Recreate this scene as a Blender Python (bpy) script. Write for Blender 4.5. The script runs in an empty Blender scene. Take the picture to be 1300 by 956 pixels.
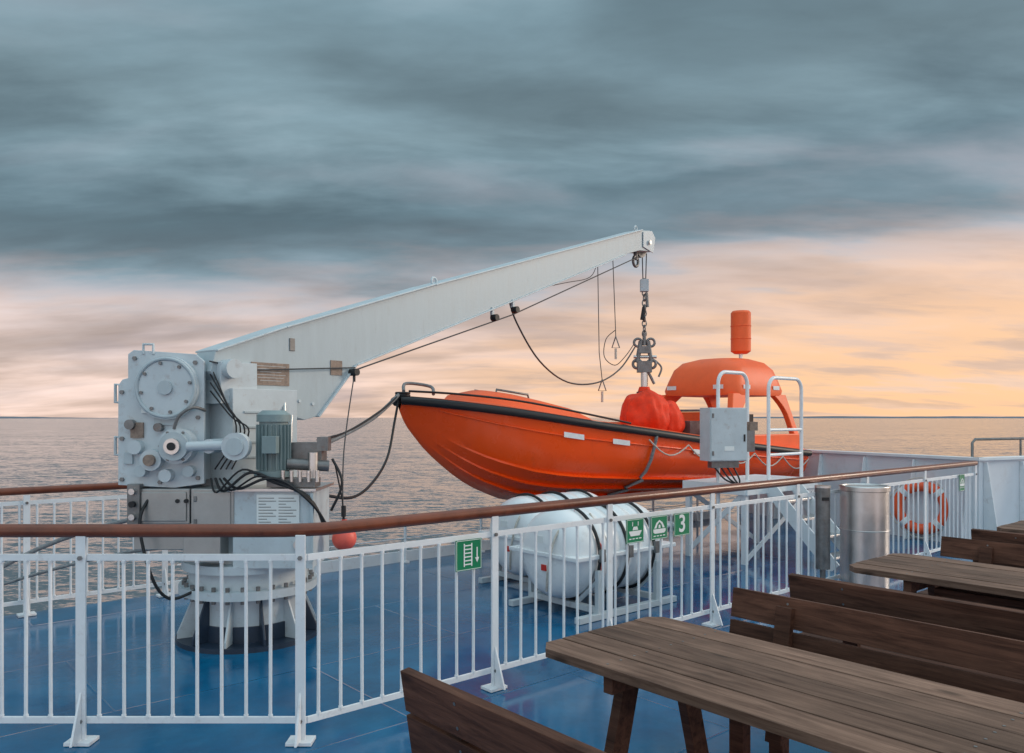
import bpy, bmesh, math, random
from mathutils import Vector, Matrix, noise as mnoise
random.seed(7)
scene=bpy.context.scene
V=Vector
# ---------------------------------------------------------------- ship frame
ANG=math.radians(40.83)
U=V((math.cos(ANG),math.sin(ANG),0)); W=V((-math.sin(ANG),math.cos(ANG),0)); Z=V((0,0,1))
P0=V((-1.04,4.0,0))
def S(s,w,z=0.0): return P0+U*s+W*w+Z*z
# ---------------------------------------------------------------- materials
def newmat(name):
    m=bpy.data.materials.new(name); m.use_nodes=True
    return m,m.node_tree,m.node_tree.nodes['Principled BSDF']
def paint(name,col,rough=0.4,metal=0.0,var=0.12,scale=3.0,bump=0.02,dirt=None,dirtamt=0.0,bscale=60,coat=0.0,streak=False,spec=0.5):
    m,nt,b=newmat(name); N=nt.nodes; L=nt.links
    tc=N.new('ShaderNodeTexCoord')
    mp=N.new('ShaderNodeMapping'); L.new(tc.outputs['Object'],mp.inputs[0])
    if streak: mp.inputs['Scale'].default_value=(4,4,0.6)
    n=N.new('ShaderNodeTexNoise'); n.inputs['Scale'].default_value=scale; n.inputs['Detail'].default_value=6; n.inputs['Roughness'].default_value=0.65
    L.new(mp.outputs[0],n.inputs['Vector'])
    r=N.new('ShaderNodeValToRGB'); r.color_ramp.elements[0].position=0.3; r.color_ramp.elements[1].position=0.7
    r.color_ramp.elements[0].color=tuple(c*(1-var) for c in col)+(1,)
    r.color_ramp.elements[1].color=tuple(min(1,c*(1+var)) for c in col)+(1,)
    L.new(n.outputs['Fac'],r.inputs['Fac'])
    out=r.outputs['Color']
    if dirt:
        n2=N.new('ShaderNodeTexNoise'); n2.inputs['Scale'].default_value=scale*2.3; n2.inputs['Detail'].default_value=9; n2.inputs['Roughness'].default_value=0.75
        L.new(mp.outputs[0],n2.inputs['Vector'])
        r2=N.new('ShaderNodeValToRGB'); r2.color_ramp.elements[0].position=0.56; r2.color_ramp.elements[1].position=0.74
        r2.color_ramp.elements[0].color=(0,0,0,1); r2.color_ramp.elements[1].color=(dirtamt,)*3+(1,)
        L.new(n2.outputs['Fac'],r2.inputs['Fac'])
        mx=N.new('ShaderNodeMixRGB'); L.new(r2.outputs['Color'],mx.inputs['Fac']); L.new(out,mx.inputs['Color1']); mx.inputs['Color2'].default_value=dirt+(1,)
        out=mx.outputs['Color']
    L.new(out,b.inputs['Base Color'])
    rr=N.new('ShaderNodeMapRange'); rr.inputs['To Min'].default_value=max(0.03,rough-0.1); rr.inputs['To Max'].default_value=min(1,rough+0.12)
    L.new(n.outputs['Fac'],rr.inputs['Value']); L.new(rr.outputs[0],b.inputs['Roughness'])
    b.inputs['Metallic'].default_value=metal; b.inputs['Specular IOR Level'].default_value=spec
    b.inputs['Coat Weight'].default_value=coat
    if bump>0:
        n3=N.new('ShaderNodeTexNoise'); n3.inputs['Scale'].default_value=bscale; n3.inputs['Detail'].default_value=3
        L.new(tc.outputs['Object'],n3.inputs['Vector'])
        bp=N.new('ShaderNodeBump'); bp.inputs['Strength'].default_value=bump*5; bp.inputs['Distance'].default_value=0.004
        L.new(n3.outputs['Fac'],bp.inputs['Height']); L.new(bp.outputs[0],b.inputs['Normal'])
    return m
def wood(name,c1,c2,rough=0.55,sc=(22,1.6,22)):
    m,nt,b=newmat(name); N=nt.nodes; L=nt.links
    tc=N.new('ShaderNodeTexCoord'); mp=N.new('ShaderNodeMapping'); mp.inputs['Scale'].default_value=sc
    geo=N.new('ShaderNodeNewGeometry')
    off=N.new('ShaderNodeVectorMath'); off.operation='ADD'
    cm=N.new('ShaderNodeCombineXYZ'); mu=N.new('ShaderNodeMath'); mu.operation='MULTIPLY'; mu.inputs[1].default_value=37.0
    L.new(geo.outputs['Random Per Island'],mu.inputs[0]); L.new(mu.outputs[0],cm.inputs[0]); L.new(mu.outputs[0],cm.inputs[1])
    L.new(tc.outputs['Object'],off.inputs[0]); L.new(cm.outputs[0],off.inputs[1])
    L.new(off.outputs[0],mp.inputs[0])
    n=N.new('ShaderNodeTexNoise'); n.inputs['Scale'].default_value=1.6; n.inputs['Detail'].default_value=8; n.inputs['Roughness'].default_value=0.7; n.inputs['Distortion'].default_value=0.6
    L.new(mp.outputs[0],n.inputs['Vector'])
    r=N.new('ShaderNodeValToRGB'); r.color_ramp.elements[0].position=0.32; r.color_ramp.elements[1].position=0.68
    r.color_ramp.elements[0].color=c1+(1,); r.color_ramp.elements[1].color=c2+(1,)
    L.new(n.outputs['Fac'],r.inputs['Fac'])
    mr=N.new('ShaderNodeMapRange'); mr.inputs['To Min'].default_value=0.72; mr.inputs['To Max'].default_value=1.28
    L.new(geo.outputs['Random Per Island'],mr.inputs['Value'])
    vo=N.new('ShaderNodeTexVoronoi'); vo.inputs['Scale'].default_value=1.0
    mp2=N.new('ShaderNodeMapping'); mp2.inputs['Scale'].default_value=(7,2.6,7)
    L.new(off.outputs[0],mp2.inputs[0]); L.new(mp2.outputs[0],vo.inputs['Vector'])
    kr=N.new('ShaderNodeMapRange'); kr.inputs['From Min'].default_value=0.05; kr.inputs['From Max'].default_value=0.16; kr.inputs['To Min'].default_value=0.4; kr.inputs['To Max'].default_value=1.0
    L.new(vo.outputs['Distance'],kr.inputs['Value'])
    # broad weathering
    nw=N.new('ShaderNodeTexNoise'); nw.inputs['Scale'].default_value=3.0; nw.inputs['Detail'].default_value=4; L.new(off.outputs[0],nw.inputs['Vector'])
    wr=N.new('ShaderNodeMapRange'); wr.inputs['From Min'].default_value=0.3; wr.inputs['From Max'].default_value=0.7; wr.inputs['To Min'].default_value=0.8; wr.inputs['To Max'].default_value=1.25; L.new(nw.outputs['Fac'],wr.inputs['Value'])
    mm=N.new('ShaderNodeMath'); mm.operation='MULTIPLY'; L.new(mr.outputs[0],mm.inputs[0]); L.new(kr.outputs[0],mm.inputs[1])
    m2=N.new('ShaderNodeMath'); m2.operation='MULTIPLY'; L.new(mm.outputs[0],m2.inputs[0]); L.new(wr.outputs[0],m2.inputs[1])
    vs=N.new('ShaderNodeVectorMath'); vs.operation='SCALE'; L.new(r.outputs['Color'],vs.inputs[0]); L.new(m2.outputs[0],vs.inputs['Scale'])
    L.new(vs.outputs[0],b.inputs['Base Color'])
    b.inputs['Roughness'].default_value=rough; b.inputs['Specular IOR Level'].default_value=0.2
    bp=N.new('ShaderNodeBump'); bp.inputs['Strength'].default_value=0.6; bp.inputs['Distance'].default_value=0.003
    L.new(n.outputs['Fac'],bp.inputs['Height']); L.new(bp.outputs[0],b.inputs['Normal'])
    return m
RUST=(0.22,0.09,0.04)
M_white=paint('white_paint',(0.74,0.77,0.79),0.38,dirt=RUST,dirtamt=0.32,scale=4,var=0.05)
M_rail=paint('rail_white_paint',(0.78,0.80,0.82),0.34,dirt=(0.3,0.2,0.14),dirtamt=0.35,scale=5,var=0.06)
M_crane=paint('crane_grey_paint',(0.44,0.51,0.54),0.38,dirt=(0.24,0.23,0.21),dirtamt=0.28,scale=2.2,var=0.06,streak=True)
M_crane2=paint('crane_light_paint',(0.54,0.60,0.63),0.4,dirt=RUST,dirtamt=0.42,scale=5,var=0.08)
M_motor=paint('motor_green_grey',(0.20,0.27,0.28),0.45,var=0.15)
M_steel=paint('stainless_steel',(0.60,0.59,0.58),0.36,metal=1.0,var=0.12,scale=6)
M_cab=paint('brushed_cabinet_steel',(0.38,0.38,0.37),0.42,metal=0.6,var=0.14,scale=4)
M_dsteel=paint('dull_steel',(0.20,0.20,0.20),0.45,metal=0.6,var=0.3,scale=12,dirt=RUST,dirtamt=0.6)
M_black=paint('black_rubber',(0.012,0.012,0.014),0.5,var=0.3)
M_dark=paint('dark_base_paint',(0.02,0.035,0.06),0.4,var=0.3)
M_orange=paint('orange_gelcoat',(1.0,0.092,0.006),0.26,var=0.05,scale=1.5,coat=0.15,bump=0.0,dirt=(0.6,0.06,0.015),dirtamt=0.4,spec=0.4)
M_orange2=paint('faded_orange_gelcoat',(0.95,0.145,0.04),0.45,var=0.08,scale=3,bump=0.01,spec=0.3,dirt=(0.6,0.12,0.06),dirtamt=0.3)
M_bag=paint('red_fabric',(0.85,0.05,0.012),0.62,var=0.2,scale=8,bump=0.3,bscale=12,spec=0.3)
M_ring=paint('lifebuoy_orange',(0.88,0.11,0.03),0.5,var=0.12)
M_ball=paint('float_ball_red',(0.85,0.13,0.09),0.45,var=0.15,scale=8)
M_tape=paint('reflective_tape',(0.78,0.80,0.80),0.3,var=0.1,scale=20)
M_rope=paint('grey_rope',(0.22,0.23,0.24),0.85,var=0.3,scale=40,bump=0.3,bscale=150)
M_wrope=paint('white_rope',(0.6,0.55,0.48),0.85,var=0.2,scale=40)
M_wire=paint('steel_wire',(0.06,0.06,0.065),0.5,metal=0.5,var=0.2)
M_green=paint('sign_green',(0.0,0.20,0.085),0.4,var=0.08,bump=0)
M_signw=paint('sign_white',(0.8,0.82,0.8),0.4,var=0.04,bump=0)
M_raft=paint('raft_white_fibreglass',(0.80,0.82,0.83),0.28,var=0.05,scale=2,dirt=(0.35,0.3,0.26),dirtamt=0.3)
M_brown=paint('brown_label_plate',(0.26,0.19,0.15),0.5,var=0.35,scale=30)
M_hull=paint('hull_white_paint',(0.70,0.73,0.76),0.4,var=0.06,scale=1.0,dirt=RUST,dirtamt=0.2)
M_red=paint('red_tag',(0.6,0.03,0.02),0.5)
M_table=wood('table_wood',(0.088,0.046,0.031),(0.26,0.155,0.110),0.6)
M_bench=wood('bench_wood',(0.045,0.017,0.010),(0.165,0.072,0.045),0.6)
M_hand=paint('varnished_handrail',(0.17,0.045,0.020),0.34,var=0.3,scale=6,coat=0.15,bump=0.02,dirt=(0.04,0.015,0.01),dirtamt=0.6,spec=0.4)
# ---------------------------------------------------------------- mesh builder
class MB:
    def __init__(s): s.v=[];s.f=[];s.m=[];s.sm=[];s.mats=[]
    def mi(s,m):
        if m not in s.mats: s.mats.append(m)
        return s.mats.index(m)
    def add(s,vs,fs,m,smooth=False):
        o=len(s.v); s.v+= [V(v) for v in vs]; k=s.mi(m)
        for f in fs: s.f.append([i+o for i in f]); s.m.append(k); s.sm.append(smooth)
    def box(s,c,size,m,ax=None):
        c=V(c); ax=ax or (V((1,0,0)),V((0,1,0)),Z)
        h=[x/2 for x in size]; vs=[]
        for i in (-1,1):
            for j in (-1,1):
                for k in (-1,1): vs.append(c+ax[0]*h[0]*i+ax[1]*h[1]*j+ax[2]*h[2]*k)
        s.add(vs,[(0,1,3,2),(4,6,7,5),(0,4,5,1),(2,3,7,6),(0,2,6,4),(1,5,7,3)],m)
    def sbox(s,c,size,m): s.box(c,size,m,(U,W,Z))
    def ring(s,c,n,r,seg,ref=None):
        n=n.normalized(); a=ref or (Z if abs(n.z)<0.9 else V((1,0,0)))
        x=n.cross(a).normalized(); y=n.cross(x).normalized()
        return [c+x*r*math.cos(2*math.pi*i/seg)+y*r*math.sin(2*math.pi*i/seg) for i in range(seg)]
    def loft(s,rings,m,cap=True,smooth=True,closed=True):
        n=len(rings[0]); vs=[p for r in rings for p in r]; fs=[]
        for i in range(len(rings)-1):
            for j in range(n if closed else n-1):
                a=i*n+j; b=i*n+(j+1)%n; fs.append((a,b,b+n,a+n))
        s.add(vs,fs,m,smooth)
        if cap:
            s.add(rings[0],[tuple(range(n))],m); s.add(rings[-1],[tuple(range(n))],m)
    def cyl(s,p1,p2,r,m,r2=None,seg=16,smooth=True):
        p1=V(p1);p2=V(p2);n=p2-p1; r2=r if r2 is None else r2
        s.loft([s.ring(p1,n,r,seg),s.ring(p2,n,r2,seg)],m,True,smooth)
    def tube(s,pts,r,m,seg=8,smooth_path=False,sub=6):
        pts=[V(p) for p in pts]
        if smooth_path:
            q=[]
            for i in range(len(pts)-1):
                a=pts[max(0,i-1)];b=pts[i];c=pts[i+1];d=pts[min(len(pts)-1,i+2)]
                for k in range(sub):
                    t=k/sub
                    q.append(0.5*((2*b)+(c-a)*t+(2*a-5*b+4*c-d)*t*t+(-a+3*b-3*c+d)*t**3))
            q.append(pts[-1]); pts=q
        rings=[]; x=None
        for i,p in enumerate(pts):
            t=(pts[min(i+1,len(pts)-1)]-pts[max(i-1,0)]).normalized()
            if x is None:
                a=Z if abs(t.z)<0.9 else V((1,0,0)); x=t.cross(a).normalized()
            else:
                x=(x-t*x.dot(t)).normalized()
            y=t.cross(x)
            rings.append([p+x*r*math.cos(2*math.pi*k/seg)+y*r*math.sin(2*math.pi*k/seg) for k in range(seg)])
        s.loft(rings,m)
    def prism(s,poly,o,ax,ay,an,t0,t1,m):
        a=[o+ax*p[0]+ay*p[1]+an*t0 for p in poly]; b=[o+ax*p[0]+ay*p[1]+an*t1 for p in poly]; n=len(poly)
        s.add(a+b,[tuple(range(n)),tuple(range(n,2*n))]+[(i,(i+1)%n,(i+1)%n+n,i+n) for i in range(n)],m)
    def sphere(s,c,r,m,sc=(1,1,1),seg=20,rn=12,ax=None,noise=0,nscale=5.0):
        ax=ax or (V((1,0,0)),V((0,1,0)),Z); rings=[]
        for i in range(1,rn):
            th=math.pi*i/rn; rr=[]
            for j in range(seg):
                ph=2*math.pi*j/seg
                d=(ax[0]*sc[0]*math.sin(th)*math.cos(ph)+ax[1]*sc[1]*math.sin(th)*math.sin(ph)+ax[2]*sc[2]*math.cos(th))*r
                k=1
                if noise:
                    q=V(c)+d; q2=V((q.x*nscale,q.y*nscale,q.z*nscale*0.45))
                    k=1+noise*(1-2*abs(mnoise.noise(q2)))+noise*0.6*mnoise.noise(q2*2.7)
                rr.append(V(c)+d*k)
            rings.append(rr)
        s.loft(rings,m)
    def torus(s,c,n,R,r,m,seg=40,ms=10):
        c=V(c); cs=s.ring(c,n,R,seg); n=n.normalized(); rings=[]
        for p in cs:
            d=(p-c).normalized(); rings.append([p+d*r*math.cos(2*math.pi*k/ms)+n*r*math.sin(2*math.pi*k/ms) for k in range(ms)])
        rings.append(rings[0]); s.loft(rings,m,cap=False)
    def obj(s,name,loc=None,bevel=0,rot=None,parent=None):
        me=bpy.data.meshes.new(name); loc=V(loc) if loc is not None else V((0,0,0))
        me.from_pydata([tuple(v-loc) if rot is None else tuple(v) for v in s.v],[],s.f)
        for m in s.mats: me.materials.append(m)
        for p,k,q in zip(me.polygons,s.m,s.sm): p.material_index=k; p.use_smooth=q
        bm=bmesh.new(); bm.from_mesh(me); bmesh.ops.recalc_face_normals(bm,faces=bm.faces); bm.to_mesh(me); bm.free()
        o=bpy.data.objects.new(name,me); o.location=loc
        if rot is not None: o.rotation_euler=(0,0,rot)
        scene.collection.objects.link(o)
        if bevel:
            b=o.modifiers.new('bevel','BEVEL'); b.width=bevel; b.segments=2; b.limit_method='ANGLE'; b.angle_limit=math.radians(40)
        if parent:
            o.parent=parent; o.matrix_parent_inverse=Matrix.Translation(-parent.location)
        return o
def empty(name,loc):
    e=bpy.data.objects.new(name,None); e.location=loc; e.empty_display_size=0.3; scene.collection.objects.link(e); return e
# ---------------------------------------------------------------- sea
m,nt,b=newmat('sea_water'); N=nt.nodes;L=nt.links
b.inputs['Base Color'].default_value=(0.085,0.104,0.120,1); b.inputs['Roughness'].default_value=0.10; b.inputs['IOR'].default_value=1.33
tc=N.new('ShaderNodeTexCoord'); acc=None
for i,(sc,st,det) in enumerate([((0.20,0.60,1),0.66,5),((1.0,2.6,1),0.62,3),((0.012,0.040,1),0.20,5)]):
    mp=N.new('ShaderNodeMapping'); mp.inputs['Scale'].default_value=sc; mp.inputs['Rotation'].default_value=(0,0,0.25*i-0.1)
    L.new(tc.outputs['Object'],mp.inputs[0])
    n=N.new('ShaderNodeTexNoise'); n.inputs['Scale'].default_value=1; n.inputs['Detail'].default_value=det; n.inputs['Roughness'].default_value=0.62; L.new(mp.outputs[0],n.inputs['Vector'])
    s1=N.new('ShaderNodeVectorMath'); s1.operation='SUBTRACT'; L.new(n.outputs['Color'],s1.inputs[0]); s1.inputs[1].default_value=(0.5,0.5,0.5)
    s2=N.new('ShaderNodeVectorMath'); s2.operation='MULTIPLY'; L.new(s1.outputs[0],s2.inputs[0]); s2.inputs[1].default_value=(st*0.7,st*1.3,0)
    if acc:
        s3=N.new('ShaderNodeVectorMath'); s3.operation='ADD'; L.new(acc,s3.inputs[0]); L.new(s2.outputs[0],s3.inputs[1]); acc=s3.outputs[0]
    else: acc=s2.outputs[0]
s3=N.new('ShaderNodeVectorMath'); s3.operation='ADD'; L.new(acc,s3.inputs[0]); s3.inputs[1].default_value=(0,0,1)
s4=N.new('ShaderNodeVectorMath'); s4.operation='NORMALIZE'; L.new(s3.outputs[0],s4.inputs[0]); L.new(s4.outputs[0],b.inputs['Normal'])
mb=MB(); R=60000
mb.add([(-R,-3000,-15),(R,-3000,-15),(R,R,-15),(-R,R,-15)],[(0,1,2,3)],m); mb.obj('sea')
# distant coast
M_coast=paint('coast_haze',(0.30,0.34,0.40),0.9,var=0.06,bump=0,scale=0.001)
mb=MB()
def coast(x0,x1,y,h,seed):
    random.seed(seed); n=50; top=[];bot=[]
    for i in range(n+1):
        t=i/n; e=min(1,4*t,4*(1-t)); top.append((x0+(x1-x0)*t,y,-15+h*e*(0.75+0.25*random.random()))); bot.append((x0+(x1-x0)*t,y,-16))
    mb.add(top+bot,[(i,i+1,i+n+2,i+n+1) for i in range(n)],M_coast)
coast(-15000,-6900,14000,38,1); coast(3000,16000,17000,46,2)
mb.obj('distant_coast')
# ---------------------------------------------------------------- ship deck and hull
A=S(-8,4);B_=V((4.06,13.7,0));C=V((5.9,10.0,0));D=V((6.75,10.4,0));E=V((12,12.9,0));F=S(14,-9);G=S(-8,-9)
outl=[A,B_,C,D,E,F,G]
m,nt,b=newmat('blue_deck_paint'); N=nt.nodes;L=nt.links
tc=N.new('ShaderNodeTexCoord')
mp=N.new('ShaderNodeMapping'); mp.inputs['Rotation'].default_value=(0,0,-ANG); L.new(tc.outputs['Object'],mp.inputs[0])
n=N.new('ShaderNodeTexNoise'); n.inputs['Scale'].default_value=1.3; n.inputs['Detail'].default_value=9; n.inputs['Roughness'].default_value=0.7; L.new(mp.outputs[0],n.inputs['Vector'])
r=N.new('ShaderNodeValToRGB'); e=r.color_ramp.elements; e[0].position=0.32; e[0].color=(0.0005,0.062,0.155,1); e[1].position=0.70; e[1].color=(0.002,0.150,0.310,1)
L.new(n.outputs['Fac'],r.inputs['Fac'])
n2=N.new('ShaderNodeTexNoise'); n2.inputs['Scale'].default_value=9; n2.inputs['Detail'].default_value=10; n2.inputs['Roughness'].default_value=0.8; L.new(mp.outputs[0],n2.inputs['Vector'])
r2=N.new('ShaderNodeValToRGB'); r2.color_ramp.elements[0].position=0.55; r2.color_ramp.elements[0].color=(0,0,0,1); r2.color_ramp.elements[1].position=0.8; r2.color_ramp.elements[1].color=(0.5,0.5,0.5,1)
L.new(n2.outputs['Fac'],r2.inputs['Fac'])
mx=N.new('ShaderNodeMixRGB'); L.new(r2.outputs[0],mx.inputs[0]); L.new(r.outputs[0],mx.inputs[1]); mx.inputs[2].default_value=(0.05,0.20,0.29,1)
L.new(mx.outputs[0],b.inputs['Base Color'])
n3=N.new('ShaderNodeTexNoise'); n3.inputs['Scale'].default_value=0.9; n3.inputs['Detail'].default_value=6; n3.inputs['Roughness'].default_value=0.6;L.new(mp.outputs[0],n3.inputs['Vector'])
mr=N.new('ShaderNodeMapRange'); mr.inputs['From Min'].default_value=0.42; mr.inputs['From Max'].default_value=0.60; mr.inputs['To Min'].default_value=0.04; mr.inputs['To Max'].default_value=0.26
L.new(n3.outputs['Fac'],mr.inputs['Value']); L.new(mr.outputs[0],b.inputs['Roughness']); b.inputs['Specular IOR Level'].default_value=0.55
br=N.new('ShaderNodeTexBrick'); br.inputs['Scale'].default_value=1; br.inputs['Brick Width'].default_value=2.4; br.inputs['Row Height'].default_value=1.2; br.inputs['Mortar Size'].default_value=0.012; br.inputs['Mortar Smooth'].default_value=1.0
L.new(mp.outputs[0],br.inputs['Vector'])
ad=N.new('ShaderNodeMath'); ad.operation='MULTIPLY_ADD'; ad.inputs[1].default_value=0.25; L.new(n2.outputs['Fac'],ad.inputs[0]); L.new(br.outputs['Fac'],ad.inputs[2])
bp=N.new('ShaderNodeBump'); bp.inputs['Strength'].default_value=0.4; bp.inputs['Distance'].default_value=0.005; L.new(ad.outputs[0],bp.inputs['Height']); L.new(bp.outputs[0],b.inputs['Normal'])
M_deck=m
mb=MB(); mb.add([p for p in outl],[tuple(range(len(outl)))],M_deck); mb.obj('ship_deck')
mb=MB(); n_=len(outl); mb.add([p+Z*-0.006 for p in outl]+[p+Z*-15.5 for p in outl],[tuple(range(n_)),tuple(range(n_,2*n_))]+[(i,(i+1)%n_,(i+1)%n_+n_,i+n_) for i in range(n_)],M_hull); mb.obj('ship_hull')
def bulwark(pa,pb,h,name):
    mb=MB(); d=(pb-pa); Ln=d.length; d.normalize(); nn=V((-d.y,d.x,0))
    mb.box((pa+pb)/2+Z*h/2,(Ln,0.05,h),M_hull,(d,nn,Z))
    mb.box((pa+pb)/2+Z*(h+0.022),(Ln+0.04,0.13,0.04),M_white,(d,nn,Z))
    k=int(Ln/0.75)
    for i in range(k+1):
        p=pa+d*(0.1+(Ln-0.2)*i/max(1,k))
        mb.prism([(0,0.003),(0.22,0.003),(0.05,h-0.02),(0,h-0.02)],p-nn*0.026,-nn,Z,d,-0.008,0.008,M_white)
    return mb.obj(name,bevel=0.004)
bulwark(B_,C+V((0.03,-0.03,0)),1.1,'bulwark')
bulwark(C,E,1.1,'bulwark')
mb=MB()
mb.tube([(6.72,11.5,-.3),(6.72,11.5,1.28),(6.78,11.53,1.33),(9.5,12.8,1.33)],0.02,M_dsteel,smooth_path=False)
for t in (0.35,0.7,1.0):
    p=V((6.78,11.53,0)).lerp(V((9.5,12.8,0)),t); mb.cyl(p+Z*-0.3,p+Z*1.33,0.016,M_dsteel)
mb.obj('outer_handrail')
# ---------------------------------------------------------------- railings
def rail(name,pts,posts,h=1.1,barsp=0.125):
    mb=MB()
    pts=[V(p) for p in pts]
    for i in range(len(pts)-1):
        a,b_=pts[i],pts[i+1]; d=b_-a; Ln=d.length; d.normalize(); nn=V((-d.y,d.x,0)); ax=(d,nn,Z)
        mid=(a+b_)/2
        mb.box(mid+Z*0.94,(Ln,0.016,0.034),M_rail,ax)
        mb.box(mid+Z*0.115,(Ln,0.014,0.034),M_rail,ax)
        nb=max(1,round(Ln/barsp))
        ps=posts[i]
        for k in range(nb):
            x=(k+0.5)*Ln/nb
            if min([abs(x-p) for p in ps]+[9])<0.045: continue
            jx=random.uniform(-0.002,0.002)
            mb.cyl(a+d*(x+jx)+Z*0.117,a+d*(x-jx)+Z*0.938,0.0095,M_rail,seg=8)
            for zz in (0.136,0.918): mb.cyl(a+d*x+Z*(zz-0.006),a+d*x+Z*(zz+0.006),0.0125,M_rail,seg=8)
        for p in ps:
            c=a+d*p
            mb.box(c+Z*(h/2-0.02)-nn*0.016,(0.05,0.014,h-0.05),M_rail,ax)
            mb.box(c+Z*0.012-nn*0.01,(0.13,0.10,0.018),M_rail,ax)
            mb.prism([(0,0.02),(0.09,0.02),(0,0.26)],c-nn*0.0235,-nn,Z,d,-0.006,0.006,M_rail)
            for zz in (0.94,0.115): mb.cyl(c+Z*zz-nn*0.024,c+Z*zz-nn*0.034,0.012,M_dsteel,seg=6)
    o=mb.obj(name,bevel=0.002)
    return o
Ll=3.6
left_end=P0+V((-Ll,0.0,0))
right_end=C+V((-0.08,-0.10,0))
Lr=(right_end-P0).length
e1=empty('deck_railing',P0)
o=rail('balusters',[left_end,P0,right_end],[[0.9,Ll-1.14,Ll-0.03],[1.22,2.25,3.45,4.75,6.1,7.5,Lr-0.03]])
o.parent=e1; o.matrix_parent_inverse=Matrix.Translation(-e1.location)
mb=MB()
hp=[left_end+Z*1.075]
hp+= [P0+V((-0.25,0,1.075)),P0+V((-0.12,0.006,1.075)),P0+V((-0.03,0.03,1.075)),P0+U*0.09+W*0.006+Z*1.075,P0+U*0.2+Z*1.075]
hp+=[right_end+Z*1.075]
mb.tube(hp,0.034,M_hand,seg=16)
mb.obj('handrail',parent=e1)
e2=empty('deck_edge_railing',S(-2,3.9))
a=S(-5,3.9); b_=S(0.55,3.9)
o=rail('balusters',[a,b_],[[0.3,1.7,3.1,4.4,5.5]],h=1.05); o.parent=e2; o.matrix_parent_inverse=Matrix.Translation(-e2.location)
mb=MB(); mb.tube([a+Z*1.04,b_+Z*1.04],0.032,M_hand,seg=14); mb.obj('handrail',parent=e2)
mb=MB()
mb.sbox(S(4.9,3.93,0.06),(8.6,0.03,0.12),M_white)
for s_ in [0.9,2.0,3.1,4.2,5.3,6.4,7.5,8.6]:
    mb.cyl(S(s_,3.85,0),S(s_,3.85,0.52),0.018,M_rail,seg=10); mb.cyl(S(s_,3.85,0.002),S(s_,3.85,0.02),0.05,M_rail,seg=10)
for zz in (0.28,0.5): mb.tube([S(0.6,3.85,zz),S(9,3.85,zz)],0.006,M_rail,seg=6)
mb.obj('low_guard_rail')
mb=MB()
mb.tube([S(-1.6,3.6,0.03),S(-0.6,3.4,0.62),S(0.2,3.0,0.86),S(0.55,2.3,0.82)],0.018,M_rope,smooth_path=True)
mb.tube([S(-1.9,3.3,0.03),S(-0.9,3.2,0.40),S(0.0,2.8,0.62),S(0.5,2.2,0.62)],0.012,M_rope,smooth_path=True)
mb.obj('lashing_rope')
# ---------------------------------------------------------------- green signs
def sign(s_,z,kind,wd=0.19,ht=0.17):
    e=empty('safety_sign',S(s_,-0.04,z)); o=S(s_,-0.045,z); n_=-W
    mb=MB(); mb.box(o,(wd,0.004,ht),M_green,(U,W,Z)); 
    f=0.005
    for dx,dz,sx,sz in ((0,ht/2-f,wd-.01,0.003),(0,-ht/2+f,wd-.01,0.003),(wd/2-f,0,0.003,ht-.01),(-wd/2+f,0,0.003,ht-.01)):
        mb.box(o+U*dx+Z*dz+n_*0.003,(sx,0.001,sz),M_signw,(U,W,Z))
    mb.obj('sign_plate',loc=S(s_,-0.04,z),parent=e)
    mb=MB()
    def bx(x,y,w_,h_): mb.box(o+U*x+Z*y+n_*0.0035,(w_,0.0012,h_),M_signw,(U,W,Z))
    def poly(pp,k=0): mb.prism(pp,o,U,Z,n_,0.0028,0.0042+k*0.001,M_signw)
    if kind=='ladder':
        bx(-0.035,0,0.008,0.135); bx(0.02,0,0.008,0.135)
        for i in range(6): bx(-0.0075,-0.055+i*0.022,0.047,0.007)
        poly([(0.045,-0.02),(0.075,-0.02),(0.06,-0.05)]); bx(0.06,0.01,0.008,0.06)
    elif kind=='boat':
        poly([(-0.07,0.0),(-0.05,-0.035),(0.045,-0.035),(0.07,0.0)])
        poly([(-0.03,0.006),(-0.02,0.03),(0.02,0.03),(0.03,0.006)])
        for i in range(4): bx(-0.055+i*0.036,-0.055,0.024,0.007)
        bx(-0.03,0.05,0.007,0.03); bx(0.03,0.05,0.007,0.03)
    elif kind=='raft':
        poly([(-0.07,-0.03),(-0.07,-0.01),(0.07,-0.01),(0.07,-0.03),(0.055,-0.042),(-0.055,-0.042)])
        poly([(-0.06,-0.004),(-0.035,0.035),(0,0.055),(0,0.042),(-0.025,0.02),(-0.035,-0.004)])
        poly([(0.06,-0.004),(0.035,0.035),(0,0.055),(0,0.042),(0.025,0.02),(0.035,-0.004)])
        poly([(-0.012,-0.004),(-0.008,0.02),(0.008,0.02),(0.012,-0.004)])
        for i in range(4): bx(-0.055+i*0.036,-0.06,0.024,0.007)
    if mb.v: mb.obj('pictogram',loc=S(s_,-0.04,z),parent=e)
    if kind=='3':
        c=bpy.data.curves.new('numeral','FONT'); c.body='3'; c.size=0.18; c.align_x='CENTER'; c.align_y='CENTER'; c.extrude=0.0008; c.offset=0.003
        t=bpy.data.objects.new('numeral',c); scene.collection.objects.link(t); c.materials.append(M_signw)
        t.location=o+n_*0.004; t.rotation_euler=(math.radians(90),0,ANG); t.parent=e; t.matrix_parent_inverse=Matrix.Translation(-e.location)
sign(1.0,0.845,'ladder',0.19,0.18)
sign(2.49,0.845,'boat'); sign(2.76,0.845,'raft'); sign(3.03,0.845,'3')
sign(8.55,0.86,'raft',0.16,0.2)
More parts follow.
